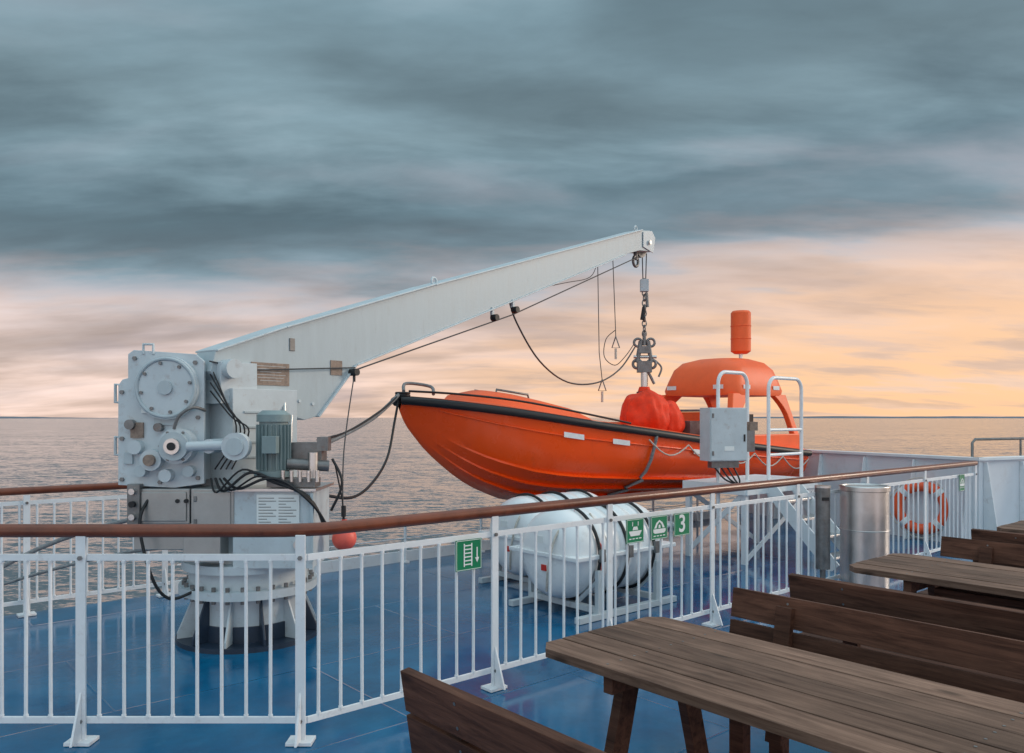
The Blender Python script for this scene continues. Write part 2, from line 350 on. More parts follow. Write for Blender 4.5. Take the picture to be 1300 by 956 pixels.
# ---------------------------------------------------------------- crane
ec=empty('davit_crane',(-2.0,6.0,0))
cd=V((0.607,0.795,0)); cn=V((0.795,-0.607,0)); co=V((-2,6,0))
mb=MB()
prof=[(-0.40,1.98),(-0.36,2.124),(0.2365,2.345),(1.93,2.90),(6.05,4.20),(6.28,4.24),(6.40,4.12),(6.36,3.96),(6.0,3.92),(5.6,3.80),(0.956,2.10),(0.55,1.66),(0.42,1.63),(-0.24,1.79)]
mb.prism(prof,co,cd,Z,cn,-0.12,0.12,M_crane)
def lip(a,b_,t=0.014,wd=0.29):
    a=co+cd*a[0]+Z*a[1]; b_=co+cd*b_[0]+Z*b_[1]; d=(b_-a); Ln=d.length; d.normalize(); up=cn.cross(d)
    mb.box((a+b_)/2,(Ln,wd,t),M_crane2,(d,cn,up))
lip((-0.36,2.13),(0.2365,2.351)); lip((0.24,2.351),(1.92,2.906)); lip((1.93,2.906),(6.05,4.206)); lip((5.6,3.795),(0.956,2.095)); lip((0.95,2.095),(0.55,1.655))
for r_,z_ in ((2.05,2.97),(6.1,4.25)):
    mb.torus(co+cd*r_+Z*z_,cn,0.035,0.012,M_crane2,seg=20,ms=8)
mb.box(co+cd*0.30+Z*2.22+cn*0.123,(0.05,0.01,0.10),M_dsteel,(cd,cn,Z))
for k in range(6): mb.cyl(co+cd*(-0.15+k*0.13)+Z*(1.86-0.02*k)+cn*0.12,co+cd*(-0.15+k*0.13)+Z*(1.86-0.02*k)+cn*0.13,0.014,M_crane2,seg=6)
mb.obj('jib',bevel=0.004,parent=ec)
mb=MB()
mb.box(co+cd*0.10+Z*1.98+cn*0.124,(0.34,0.006,0.17),M_brown,(cd,cn,Z))
for k in range(6): mb.box(co+cd*0.10+Z*(2.04-k*0.022)+cn*0.1278,(0.27-0.04*(k%3),0.001,0.003),M_crane2,(cd,cn,Z))
mb.box(co+cd*0.74+Z*2.06+cn*0.124,(0.12,0.006,0.12),M_brown,(cd,cn,Z))
mb.obj('label_plate',parent=ec)
mb=MB()
tip=co+cd*6.22
for k in (-0.135,0.125): mb.prism([(-.15,-.1),(.14,-.14),(.2,.08),(.1,.16),(-.15,.1)],tip+Z*4.08,cd,Z,cn,k,k+0.012,M_crane2)
mb.cyl(tip+Z*4.02-cn*0.03,tip+Z*4.02+cn*0.03,0.15,M_dsteel,seg=24)
mb.cyl(tip+Z*4.06-cn*0.16,tip+Z*4.06+cn*0.17,0.03,M_steel)
mb.torus(tip+cd*-0.12+Z*3.80,cn,0.07,0.02,M_dsteel,seg=20)
mb.cyl(tip+cd*-0.12+Z*3.95,tip+cd*-0.12+Z*3.82,0.03,M_dsteel)
mb.obj('jib_head_sheave',parent=ec,bevel=0.002)
mb=MB()
o=V((0,0,0)); X=V((1,0,0)); Yb=V((0,1,0))
mb.prism([(-2.80,1.17),(-2.80,1.88),(-2.77,1.92),(-2.73,1.93),(-2.73,2.10),(-2.69,2.13),(-2.25,2.10),(-2.19,2.05),(-2.19,1.18),(-2.4,1.15)],o,X,Z,Yb,5.60,5.63,M_crane2)
mb.prism([(-2.76,1.20),(-2.76,1.86),(-2.68,2.06),(-2.24,2.05),(-2.22,1.2)],o,X,Z,Yb,5.63,5.98,M_crane)
mb.prism([(-2.82,1.14),(-2.82,1.92),(-2.72,2.13),(-2.20,2.10),(-2.17,1.15)],o,X,Z,Yb,5.98,6.01,M_crane2)
def disc(x,z,r,y0,y1,m,seg=32): mb.cyl((x,y1,z),(x,y0,z),r,m,seg=seg)
disc(-2.44,1.86,0.225,5.55,5.60,M_crane2,40); mb.torus((-2.44,5.55,1.86),Yb,0.205,0.014,M_crane,seg=40); disc(-2.44,1.86,0.05,5.53,5.55,M_crane)
for k in range(8):
    a=k*math.pi/4+0.2; disc(-2.44+0.175*math.cos(a),1.86+0.175*math.sin(a),0.012,5.535,5.55,M_dsteel,8)
disc(-2.35,1.45,0.125,5.50,5.60,M_crane2); disc(-2.35,1.45,0.10,5.46,5.50,M_crane); disc(-2.35,1.45,0.055,5.43,5.46,M_steel); disc(-2.35,1.45,0.028,5.42,5.43,M_black)
for k in range(6):
    a=k*math.pi/3; disc(-2.35+0.108*math.cos(a),1.45+0.108*math.sin(a),0.01,5.49,5.50,M_dsteel,6)
disc(-2.54,1.35,0.075,5.53,5.60,M_crane2); disc(-2.54,1.35,0.04,5.50,5.53,M_brown)
disc(-2.66,1.44,0.05,5.54,5.60,M_crane2); disc(-2.62,1.27,0.04,5.54,5.60,M_crane); disc(-2.70,1.60,0.035,5.55,5.60,M_dsteel)
disc(-2.28,1.27,0.04,5.54,5.60,M_crane); disc(-2.44,1.24,0.045,5.53,5.60,M_crane2); disc(-2.50,1.58,0.03,5.55,5.60,M_dsteel)
for (x,z) in ((-2.77,1.21),(-2.77,1.5),(-2.77,1.83),(-2.23,1.22),(-2.23,1.65),(-2.25,2.04),(-2.68,2.07),(-2.5,1.19)): disc(x,z,0.016,5.585,5.60,M_dsteel,6)
mb.box((-2.66,5.59,1.56),(0.09,0.02,0.11),M_brown); mb.box((-2.72,5.59,1.36),(0.06,0.02,0.08),M_crane)
mb.box((-2.46,5.592,1.62),(0.16,0.014,0.05),M_crane); mb.box((-2.60,5.592,1.70),(0.06,0.012,0.04),M_signw)
for z0 in (1.82,1.44):
    mb.tube([(-2.80,5.7,z0+0.06),(-2.87,5.7,z0+0.07),(-2.87,5.7,z0-0.06),(-2.80,5.7,z0-0.06)],0.012,M_crane2)
mb.tube([(-2.62,5.6,2.10),(-2.62,5.6,2.17),(-2.55,5.6,2.17),(-2.55,5.6,2.10)],0.011,M_crane2)
mb.tube([(-2.36,5.50,1.57),(-2.32,5.49,1.66),(-2.24,5.52,1.72),(-2.18,5.6,1.70)],0.012,M_dsteel,smooth_path=True)
mb.cyl((-2.24,5.44,1.45),(-1.93,5.44,1.46),0.033,M_crane2); mb.box((-2.02,5.44,1.45),(0.34,0.04,0.045),M_crane2)
disc(-1.90,1.45,0.095,5.40,5.47,M_crane2); disc(-1.90,1.45,0.06,5.385,5.40,M_crane)
mb.cyl((-2.1,5.45,1.45),(-2.1,5.75,1.45),0.05,M_crane2)
mb.obj('winch_gearbox',parent=ec,bevel=0.004)
mb=MB()
mb.box(co+Z*1.50,(0.56,0.42,0.72),M_crane2,(cd,cn,Z))
mb.box(co+Z*1.12,(0.66,0.52,0.05),M_crane,(cd,cn,Z))
mb.box(co+cd*-0.2+Z*1.90,(0.3,0.34,0.3),M_crane2,(cd,cn,Z))
mb.cyl(co+cn*-0.28+cd*-0.28+Z*2.0,co+cn*0.24+cd*-0.28+Z*2.0,0.07,M_crane2)
for k in range(5): mb.box(co+cn*0.216+Z*(1.25+k*0.11)+cd*-0.1,(0.18,0.01,0.016),M_crane,(cd,cn,Z))
for k in range(4): mb.tube([(-2.16,5.64,2.02-k*.06),(-2.05+k*.02,5.60,1.80-k*0.05),(-1.96+.03*k,5.60,1.55),(-2.12+k*.04,5.62,1.28)],0.006,M_black,smooth_path=True)
mb.tube([co+cn*0.22+cd*0.15+Z*1.14,co+cn*0.23+cd*0.15+Z*1.7,co+cn*0.16+cd*0.2+Z*1.84],0.012,M_steel)
mb.tube([co+cn*0.22+cd*0.21+Z*1.14,co+cn*0.23+cd*0.21+Z*1.6,co+cn*0.16+cd*0.28+Z*1.76],0.010,M_steel)
mb.obj('slewing_head',parent=ec,bevel=0.006)
mb=MB(); mc=V((-1.70,5.62,0))
mb.cyl(mc+Z*1.27,mc+Z*1.62,0.100,M_motor,seg=28)
for k in range(22):
    a=2*math.pi*k/22; d=V((math.cos(a),math.sin(a),0)); t=V((-d.y,d.x,0))
    mb.box(mc+d*0.106+Z*1.44,(0.03,0.006,0.32),M_motor,(d,t,Z))
mb.cyl(mc+Z*1.62,mc+Z*1.67,0.118,M_motor,seg=28); mb.cyl(mc+Z*1.67,mc+Z*1.70,0.118,M_motor,r2=0.08,seg=28); mb.cyl(mc+Z*1.23,mc+Z*1.27,0.135,M_motor,seg=28)
mb.box(mc+V((0.02,-0.14,1.46)),(0.10,0.08,0.12),M_motor)
mb.obj('electric_motor',parent=ec,bevel=0.003)
random.seed(5)
mb=MB()
mb.box((-1.48,5.75,1.40),(0.22,0.16,0.14),M_dsteel); mb.cyl((-1.6,5.6,1.32),(-1.32,5.68,1.30),0.04,M_dsteel)
mb.cyl((-1.42,5.62,1.18),(-1.42,5.62,1.40),0.035,M_steel); mb.box((-1.55,5.6,1.19),(0.34,0.16,0.06),M_dsteel)
mb.box((-1.36,5.7,1.46),(0.08,0.10,0.10),M_dsteel)
for k in range(5): mb.cyl((-1.60+k*0.06,5.5,1.20),(-1.60+k*0.06,5.5,1.28),0.014,M_steel,seg=10)
for k in range(4):
    a=random.uniform(-0.04,0.04)
    mb.tube([(-2.12+k*0.03,5.55,1.22),(-2.05+k*0.05,5.47,1.12+a),(-1.86+k*0.05,5.44,1.28-0.03*k+a),(-1.66+k*0.03,5.46,1.20),(-1.42+k*.01,5.5,1.10-0.02*k),(-1.34+0.01*k,5.62,0.86)],0.007+0.003*(k%2),M_black,smooth_path=True)
mb.tube([(-2.55,5.6,1.12),(-2.6,5.5,0.92),(-2.5,5.46,0.55),(-2.40,5.52,0.38),(-2.25,5.6,0.42)],0.011,M_black,smooth_path=True)
mb.tube([(-1.3,5.7,1.35),(-1.22,5.66,1.18),(-1.30,5.66,0.98)],0.01,M_black,smooth_path=True)
mb.obj('hydraulic_valves_and_hoses',parent=ec)
mb=MB()
mb.box((-2.46,5.70,1.02),(0.36,0.26,0.25),M_cab); mb.box((-2.10,5.66,1.00),(0.30,0.28,0.30),M_cab)
mb.box((-2.46,5.565,1.02),(0.32,0.012,0.21),M_cab); mb.box((-2.10,5.515,1.00),(0.26,0.012,0.26),M_cab)
mb.box((-2.47,5.68,0.79),(0.42,0.2,0.16),M_cab); mb.box((-2.665,5.62,1.0),(0.09,0.16,0.36),M_dsteel); mb.box((-2.16,5.58,0.74),(0.26,0.2,0.2),M_cab)
for k in range(4): mb.cyl((-2.665,5.54,1.13-k*.09),(-2.665,5.51,1.13-k*.09),0.022,M_black if k%2 else M_steel,seg=12)
for k in range(3): mb.cyl((-2.36+k*.06,5.57,1.06),(-2.36+k*.06,5.55,1.06),0.015,M_black,seg=12)
for zz in (0.92,1.08): mb.box((-2.215,5.508,zz),(0.025,0.012,0.04),M_dsteel)
mb.obj('control_cabinet',parent=ec,bevel=0.006)
mb=MB()
mb.box((-1.68,5.78,0.86),(0.56,0.5,0.54),M_crane2)
mb.box((-1.68,5.78,1.142),(0.62,0.56,0.02),M_steel)
mb.box((-1.40,5.52,0.88),(0.02,0.03,0.48),M_crane)
mb.box((-1.64,5.522,1.0),(0.30,0.010,0.22),M_signw)
for k in range(9):
    wdt=random.uniform(0.05,0.13)
    for j in (0,1): mb.box((-1.775+j*0.14+wdt/2,5.5155,1.085-k*0.021),(wdt,0.002,0.005),M_dsteel)
mb.cyl((-1.50,5.52,0.76),(-1.50,5.50,0.76),0.03,M_steel)
mb.obj('hydraulic_tank',parent=ec,bevel=0.006)
mb=MB()
mb.cyl(co+Z*0.36,co+Z*0.42,0.50,M_crane2,seg=48); mb.cyl(co+Z*0.42,co+Z*0.54,0.43,M_crane2,seg=48); mb.cyl(co+Z*0.54,co+Z*0.60,0.48,M_crane2,seg=48); mb.cyl(co+Z*0.60,co+Z*1.12,0.36,M_crane,seg=40)
for k in range(28):
    a=2*math.pi*k/28; p=co+V((math.cos(a),math.sin(a),0))*0.462
    mb.cyl(p+Z*0.42,p+Z*0.45,0.016,M_dsteel,seg=6); mb.cyl(p+Z*0.332,p+Z*0.36,0.016,M_dsteel,seg=6)
mb.cyl(co+Z*0.02,co+Z*0.36,0.37,M_crane2,seg=48); mb.cyl(co+Z*0.0,co+Z*0.035,0.52,M_dark,seg=48); mb.cyl(co+Z*0.035,co+Z*0.15,0.385,M_dark,seg=48)
for k in range(12):
    a=2*math.pi*k/12; d=V((math.cos(a),math.sin(a),0)); t=V((-d.y,d.x,0))
    mb.prism([(0.37,0.035),(0.51,0.035),(0.51,0.08),(0.40,0.34),(0.37,0.34)],co,d,Z,t,-0.008,0.008,M_crane2 if k%2 else M_dark)
mb.obj('pedestal',parent=ec,bevel=0.003)
mb=MB()
j=lambda r_,z_,k=0: co+cd*r_+Z*z_+cn*k
mb.tube([j(0.92,2.05,0.15),j(3.1,2.74,0.15),j(6.1,3.86,0.05)],0.007,M_wire,seg=6)
mb.tube([(-2.15,5.6,2.05),j(-0.1,2.0,0.16),j(0.92,2.07,0.15)],0.006,M_wire,seg=6)
for r_,z_ in ((3.15,2.80),(2.8,2.68)): mb.cyl(j(r_,z_,0.12),j(r_,z_,0.19),0.035,M_black,seg=14); mb.box(j(r_,z_+0.05,0.12),(0.03,0.03,0.12),M_crane2,(cd,cn,Z))
mb.cyl(j(0.90,2.03,0.12),j(0.90,2.03,0.20),0.03,M_black); mb.tube([j(0.9,2.02,0.16),j(0.9,1.95,0.16)],0.012,M_black)
mb.tube([j(0.9,2.0,0.16),(-1.28,6.0,1.4),(-1.245,5.8,0.9)],0.005,M_wire,seg=6,smooth_path=True)
mb.obj('hoisting_wire',parent=ec)
mb=MB(); mb.sphere((-1.235,5.8,0.76),0.09,M_ball); mb.cyl((-1.235,5.8,0.84),(-1.235,5.8,0.90),0.02,M_ball,seg=10); mb.tube([(-1.235,5.8,0.9),(-1.25,5.8,1.05),(-1.29,5.75,1.3)],0.006,M_black)
mb.cyl((-1.24,5.8,0.92),(-1.24,5.8,1.0),0.018,M_black,seg=10)
mb.obj('float_ball',parent=ec)
# ---------------------------------------------------------------- hoist gear at the tip
H=S(6.80,3.44)
mb=MB()
def h(z,dx=0,dy=0): return H+V((dx,dy,z))
mb.tube([h(3.95,0.03),h(3.6,0.02)],0.008,M_wire); mb.tube([h(3.95,-0.03),h(3.6,-0.02)],0.008,M_wire)
mb.box(h(3.50),(0.11,0.10,0.17),M_crane2); mb.cyl(h(3.60),h(3.58),0.03,M_dsteel)
z_=3.40
k=0
while z_>2.78:
    n_=V((1,0.3,0)) if k%2 else V((0.2,1,0))
    n_.normalize(); seg=16
    rings=[];t=Z.cross(n_)
    for i in range(seg+1):
        a=2*math.pi*i/seg; d=t*math.cos(a)*0.028+Z*math.sin(a)*0.048; dd=d.normalized()
        rings.append([h(z_)+d+dd*0.010*math.cos(2*math.pi*q/6)+n_*0.010*math.sin(2*math.pi*q/6) for q in range(6)])
    mb.loft(rings,M_dsteel,cap=False); z_-=0.072; k+=1
mb.cyl(h(3.40,0.03),h(3.20,0.045),0.024,M_dsteel)
mb.cyl(h(3.2,0.0),h(3.02,-0.03),0.03,M_black)
for dx in (-0.10,0.10):
    mb.cyl(h(2.72,dx*0.5),h(2.42,dx),0.032,M_dsteel); mb.torus(h(2.70,dx*0.9),V((0,1,0)),0.055,0.018,M_dsteel,seg=20)
    mb.torus(h(2.40,dx),V((0.3,1,0)),0.06,0.02,M_dsteel,seg=20)
mb.box(h(2.60),(0.16,0.08,0.10),M_dsteel); mb.box(h(2.36),(0.20,0.10,0.16),M_dsteel); mb.cyl(h(2.5,-0.15),h(2.5,0.17),0.022,M_steel)
mb.cyl(h(2.30,0.05),h(2.12,0.14),0.02,M_dsteel); mb.cyl(h(2.66,0.0),h(2.84,0.0),0.026,M_dsteel); mb.tube([h(2.45,0.15),h(2.35,0.24),h(2.22,0.2)],0.014,M_dsteel,smooth_path=True)
mb.cyl(h(1.45),h(2.28),0.05,M_steel)
mb.obj('lifting_hook',bevel=0.002)
mb=MB()
mb.tube([(1.12,10.3,3.70),(1.14,10.3,2.5),(1.18,10.3,2.13)],0.006,M_wire,seg=6)
mb.tube([(1.33,10.4,3.78),(1.36,10.4,3.0),(1.37,10.4,2.72)],0.006,M_wire,seg=6)
for (x,y,z) in ((1.18,10.3,2.05),(1.37,10.4,2.62)):
    mb.tube([(x,y,z+0.1),(x-0.05,y,z-0.05),(x+0.05,y,z-0.05),(x,y,z+0.1)],0.009,M_dsteel,seg=6)
    mb.cyl((x,y,z-0.06),(x,y,z-0.20),0.016,M_wrope,seg=8)
mb.tube([(1.36,10.4,2.80),(1.24,10.4,2.68),(1.22,10.4,2.45),(1.36,10.4,2.34),(1.50,10.42,2.46),(1.62,10.5,2.62)],0.006,M_wire,seg=6,smooth_path=True)
mb.tube([(-0.045,8.56,2.98),(0.05,8.7,2.70),(0.32,9.1,2.30),(0.69,9.8,2.09),(1.1,10.2,2.10),(1.45,10.6,2.3),(1.7,10.9,2.62)],0.010,M_wire,seg=8,smooth_path=True)
mb.tube([(-0.045,8.56,2.98),(0.6,9.4,3.25),(1.0,10.1,3.45),(1.12,10.3,3.70)],0.005,M_wire,seg=6,smooth_path=True)
mb.obj('tag_line')
# ---------------------------------------------------------------- rescue boat
eb=empty('rescue_boat',S(6,3.44,0.6))
def B(l,t,z): return S(2.76+l,3.44-t,z)
def lerpt(tab,x):
    if x<=tab[0][0]: return tab[0][1]
    for (a,b1),(c,d) in zip(tab,tab[1:]):
        if x<=c: return b1+(d-b1)*(x-a)/(c-a)
    return tab[-1][1]
def smt(tab,x):
    return (lerpt(tab,x-0.12)+2*lerpt(tab,x)+lerpt(tab,x+0.12))/4 if x>0.15 else lerpt(tab,x)
TS=[(0,1.86),(1,1.74),(2,1.60),(3,1.49),(4.5,1.33),(6.72,1.13)]
TK=[(0,1.72),(0.06,1.60),(0.13,1.50),(0.3,1.31),(0.54,1.12),(0.75,0.97),(1,0.835),(1.46,0.66),(2.0,0.60),(3,0.56),(6.72,0.46)]
TB=[(0,0.05),(0.06,0.16),(0.2,0.30),(0.5,0.48),(1,0.66),(1.5,0.80),(2,0.90),(3,1.0),(4.5,1.03),(6.72,1.0)]
secp=[(1,1),(1.0,0.97),(0.985,0.80),(0.955,0.62),(0.90,0.47),(0.82,0.38),(0.865,0.352),(0.60,0.235),(0.645,0.208),(0.34,0.115),(0.385,0.09),(0.03,0.0),(0.0,-0.0)]
def section(l):
    b_=smt(TB,l); zs=smt(TS,l); zk=smt(TK,l); out=[]
    f=min(1,0.0+l/1.6)
    for (p,q) in secp:
        pv=(q**0.75)
        pp=p*f+pv*(1-f)
        out.append((pp*b_,zk+(zs-zk)*q))
    return out
ls=[0,0.03,0.07,0.12,0.2,0.3,0.42,0.55,0.7,0.85,1.0,1.2,1.4,1.65,1.9,2.2,2.6,3,3.5,4,4.5,5,5.5,6,6.4,6.72]
mb=MB(); rings=[]
for l in ls:
    sc=section(l); rings.append([B(l,t,z) for t,z in sc]+[B(l,-t,z) for t,z in reversed(sc[:-1])])
n_=len(rings[0])
mb.loft(rings,M_orange,cap=False,closed=False)
mb.add(rings[-1],[tuple(range(n_))],M_orange)
hull=mb.obj('hull',parent=eb)
es=hull.modifiers.new('es','EDGE_SPLIT'); es.split_angle=math.radians(28)
mb=MB()
for sg in (1,-1):
    mb.tube([B(l,sg*(smt(TB,l)+0.015),smt(TS,l)-0.03) for l in ls],0.045,M_black,seg=10)
    mb.tube([B(l,sg*(section(l)[2][0]+0.004),section(l)[2][1]) for l in ls if l>0.2],0.012,M_orange,seg=6)
mb.tube([B(6.72,t,1.10) for t in (-1,1)],0.045,M_black)
mb.cyl(B(-0.02,0,1.80),B(-0.06,0,1.86),0.05,M_black)
mb.obj('rub_rail',parent=eb)
mb=MB(); rr=[]
for l in [x for x in ls if x<=2.65]:
    b_=smt(TB,l); zs=smt(TS,l); rr.append([B(l,b_*k,zs+0.02+0.07*(1-k*k)*min(1,l)) for k in (-1,-.75,-.5,-.25,0,.25,.5,.75,1)])
mb.loft(rr,M_orange2,cap=False,closed=False)
rr=[]
for l in [2.6,3,3.5,4,4.5,5,5.5,6,6.4,6.70]:
    b_=smt(TB,l); zs=smt(TS,l); rr.append([B(l,t,z) for t,z in ((b_,zs+0.02),(b_-0.1,zs+0.04),(b_-0.17,zs+0.02),(b_-0.2,zs-0.38),(0,zs-0.40),(-b_+0.2,zs-0.38),(-b_+0.17,zs+0.02),(-b_+0.1,zs+0.04),(-b_,zs+0.02))])
mb.loft(rr,M_orange2,cap=False,closed=False)
b_=smt(TB,2.6); zs=smt(TS,2.6)
mb.add([B(2.62,t,z) for t,z in ((-b_+.15,zs+0.06),(b_-.15,zs+0.06),(b_-.15,zs-.42),(-b_+.15,zs-.42))],[(0,1,2,3)],M_orange2)
mb.box(B(6.66,0,1.0),(0.06,1.9,0.30),M_orange2,(U,W,Z))
mb.obj('boat_deck',parent=eb)
mb=MB(); rings=[]
def rrect(l0,l1,tw,z,nc=6,rad=0.35,slope=0,taper=1.0):
    pts=[]; cx=(l0+l1)/2; hx=(l1-l0)/2; r_=min(rad,hx,tw)
    for (sx,sy,a0) in ((1,1,0),(-1,1,90),(-1,-1,180),(1,-1,270)):
        for k in range(nc+1):
            a=math.radians(a0+90*k/nc)
            x=sx*(hx-r_)+r_*math.cos(a); y=sy*(tw-r_)+r_*math.sin(a)
            tt=y*(taper+(1-taper)*(x+hx)/(2*hx)) 
            pts.append(B(cx+x,tt,z+slope*x))
    return pts
rings=[rrect(0.62,2.62,0.62,1.64,slope=-0.14,taper=0.5),rrect(0.74,2.58,0.57,1.76,slope=-0.16,taper=0.52),rrect(1.02,2.40,0.44,1.84,slope=-0.18,taper=0.58),rrect(1.2,2.1,0.30,1.875,slope=-0.18,taper=0.65),rrect(1.4,1.9,0.12,1.885,slope=-0.16,rad=0.1)]
mb.loft(rings,M_orange2)
for t_ in (0.2,-0.2): mb.tube([B(1.15,t_,1.84),B(1.18,t_,1.97),B(1.66,t_,1.92),B(1.70,t_,1.80)],0.014,M_dsteel)
mb.box(B(1.9,0.40,1.74),(0.12,0.05,0.03),M_tape,(U,W,Z))
mb.obj('fore_hatch',parent=eb)
mb=MB()
rings=[rrect(5.22,6.66,0.66,1.98,rad=0.22),rrect(5.20,6.68,0.67,2.06,rad=0.22),rrect(5.24,6.64,0.64,2.20,rad=0.24),rrect(5.30,6.58,0.59,2.38,rad=0.26),rrect(5.40,6.48,0.51,2.49,rad=0.28),rrect(5.6,6.3,0.36,2.55,rad=0.28),rrect(5.8,6.1,0.15,2.565,rad=0.1)]
mb.loft(rings,M_orange2)
def pillar(lo,li,to,t1,flare_lo=0.15,flare_hi=0.14,w=0.12):
    rg=[]; sgl=1 if lo>5.9 else -1
    for k in range(13):
        f=k/12; l=lo+(li-lo)*f; t=to+(t1-to)*f; z=1.1+(2.0-1.1)*f
        w_=w+flare_lo*max(0,1-f*3)**2+flare_hi*max(0,(f-0.6)/0.4)**2
        rg.append([B(a,t+b1*0.045,z) for a,b1 in ((l,-1),(l-sgl*w_,-1),(l-sgl*w_,1),(l,1))])
    mb.loft(rg,M_orange2,smooth=False)
for sg in (1,-1):
    pillar(6.90,6.66,sg*0.80,sg*0.61,0.25,0.22,0.14); pillar(4.90,5.22,sg*0.78,sg*0.61,0.30,0.24,0.24)
mb.box(B(5.02,0,1.30),(0.10,1.44,0.45),M_orange2,(U,W,Z))
for sg in (1,-1): mb.box(B(5.90,sg*0.80,1.24),(1.80,0.08,0.32),M_orange2,(U,W,Z))
mb.box(B(6.80,0,1.20),(0.08,1.5,0.30),M_orange2,(U,W,Z))
mb.obj('canopy',parent=eb,bevel=0.014)
mb=MB()
for l in (5.55,6.35): mb.box(B(l,0.672,2.10),(0.17,0.008,0.06),M_tape,(U,W,Z))
for t in (0.42,-0.42): mb.box(B(5.195,t,2.10),(0.008,0.17,0.06),M_tape,(U,W,Z))
for l in (1.75,2.45,3.9,4.9):
    a=V(B(l-0.11,smt(TB,l-0.11)+0.006,smt(TS,l-.11)-0.16)); c=V(B(l+0.16,smt(TB,l+0.16)+0.006,smt(TS,l+.16)-0.16))
    mb.add([a,c,c+Z*-0.06,a+Z*-0.06],[(0,1,2,3)],M_tape)
mb.obj('reflective_markings',parent=eb)
mb=MB(); mr_=B(6.35,0.05,0)
mb.cyl(mr_+Z*2.5,mr_+Z*2.66,0.03,M_steel); mb.cyl(mr_+Z*2.66,mr_+Z*2.70,0.10,M_orange2,r2=0.155,seg=28); mb.cyl(mr_+Z*2.70,mr_+Z*3.31,0.155,M_orange2,seg=28); mb.cyl(mr_+Z*3.31,mr_+Z*3.34,0.155,M_orange2,r2=0.13,seg=28)
for z_ in (2.9,3.1): mb.torus(mr_+Z*z_,Z,0.155,0.008,M_orange2,seg=28,ms=6)
mb.obj('radar_reflector',parent=eb)
mb=MB()
mb.sphere(B(4.0,0.05,1.66),0.35,M_bag,sc=(0.95,0.85,1.0),seg=64,rn=40,ax=(U,W,Z),noise=0.13,nscale=5)
mb.sphere(B(4.36,0.12,1.58),0.24,M_bag,sc=(1.0,1.0,1.15),seg=48,rn=30,ax=(U,W,Z),noise=0.14,nscale=6)
mb.cyl(B(4.04,0,1.88),B(4.04,0,2.08),0.14,M_bag,r2=0.07,seg=14)
mb.torus(B(4.04,0,2.0),Z,0.10,0.012,M_black,seg=20,ms=6)
mb.obj('fabric_cover',parent=eb)
mb=MB(); mb.box(B(5.3,0,1.42),(0.5,0.8,0.62),M_orange,(U,W,Z)); mb.box(B(5.9,0.25,1.5),(0.35,0.4,0.4),M_black,(U,W,Z)); mb.box(B(4.75,0.1,1.35),(0.25,0.5,0.5),M_dsteel,(U,W,Z))
mb.tube([B(4.8,0.55,1.3),B(4.8,0.55,1.75),B(4.8,-0.55,1.75),B(4.8,-0.55,1.3)],0.02,M_dsteel)
mb.obj('steering_console',parent=eb,bevel=0.03)
mb=MB()
for sg in (1,-1):
    for i in range(5):
        a=2.9+i*0.75; c=a+0.75; pts=[]
        for k in range(9):
            f=k/8; l=a+(c-a)*f; pts.append(B(l,sg*(smt(TB,l)+0.03),smt(TS,l)-0.12-0.16*math.sin(math.pi*f)))
        mb.tube(pts,0.009,M_wrope,seg=6)
sec=section(3.05); pts=[B(3.05-0.25*(1-max(0,(z-0.5)))*0.8,t+0.03,z) for t,z in sec[1:10]]
mb.tube(pts,0.020,M_rope)
mb.tube([B(0.05,0.1,1.93),B(0.5,0.38,1.90),B(1.2,0.60,1.83),B(2.0,0.78,1.70),B(2.7,0.9,1.58)],0.012,M_black,smooth_path=True)
mb.tube([B(0.02,0.05,1.93),B(0.15,-0.1,2.02),B(0.4,0.0,1.99),B(0.3,0.2,1.9)],0.018,M_rope,smooth_path=True)
for k in range(3): mb.torus(B(0.04,0,1.86+0.025*k),Z,0.07,0.014,M_black,seg=20)
mb.obj('grab_line',parent=eb)
mb=MB()
bow=B(0,0,1.9)
mb.tube([bow,(-1.30,7.5,1.66),(-1.42,6.6,1.50),(-1.50,6.0,1.42)],0.020,M_rope,smooth_path=True)
mb.tube([bow,(-1.26,7.6,1.72),(-1.40,6.7,1.53),(-1.48,6.0,1.48)],0.010,M_black,smooth_path=True)
mb.tube([bow,(-1.22,8.2,1.62),(-1.25,7.9,1.25),(-1.28,7.2,1.05),(-1.34,6.6,0.98),(-1.46,6.1,1.05)],0.013,M_black,smooth_path=True)
mb.obj('painter_line')
# ---------------------------------------------------------------- boarding platform
ep=empty('boarding_platform',S(6.6,1.55))
mb=MB()
mb.sbox(S(6.65,1.65,0.88),(1.55,0.85,0.04),M_white)
mb.sbox(S(6.65,1.22,0.84),(1.55,0.03,0.12),M_white); mb.sbox(S(5.87,1.65,0.84),(0.03,0.85,0.12),M_white)
for s_ in (5.92,7.38):
    for w_ in (1.27,2.03): mb.sbox(S(s_,w_,0.42),(0.06,0.06,0.84),M_white)
def beam(a,c,wd,t,m=M_white):
    a=V(a);c=V(c);d=c-a;Ln=d.length;d.normalize(); sd=d.cross(Z).normalized(); up=sd.cross(d)
    mb.box((a+c)/2,(Ln,wd,t),m,(d,sd,up))
beam(S(5.92,1.24,0.06),S(7.38,1.24,0.8),0.012,0.06); beam(S(5.92,2.06,0.8),S(7.38,2.06,0.06),0.012,0.06); beam(S(5.9,1.27,0.8),S(5.9,2.03,0.06),0.012,0.06)
for s_ in (6.3,6.85): beam(S(s_,1.2,0.86),S(s_,0.42,0.02),0.02,0.16)
for k in range(4): mb.sbox(S(6.575,1.06-k*0.18,0.70-k*0.19),(0.54,0.18,0.025),M_steel)
mb.obj('platform_frame',parent=ep,bevel=0.003)
mb=MB()
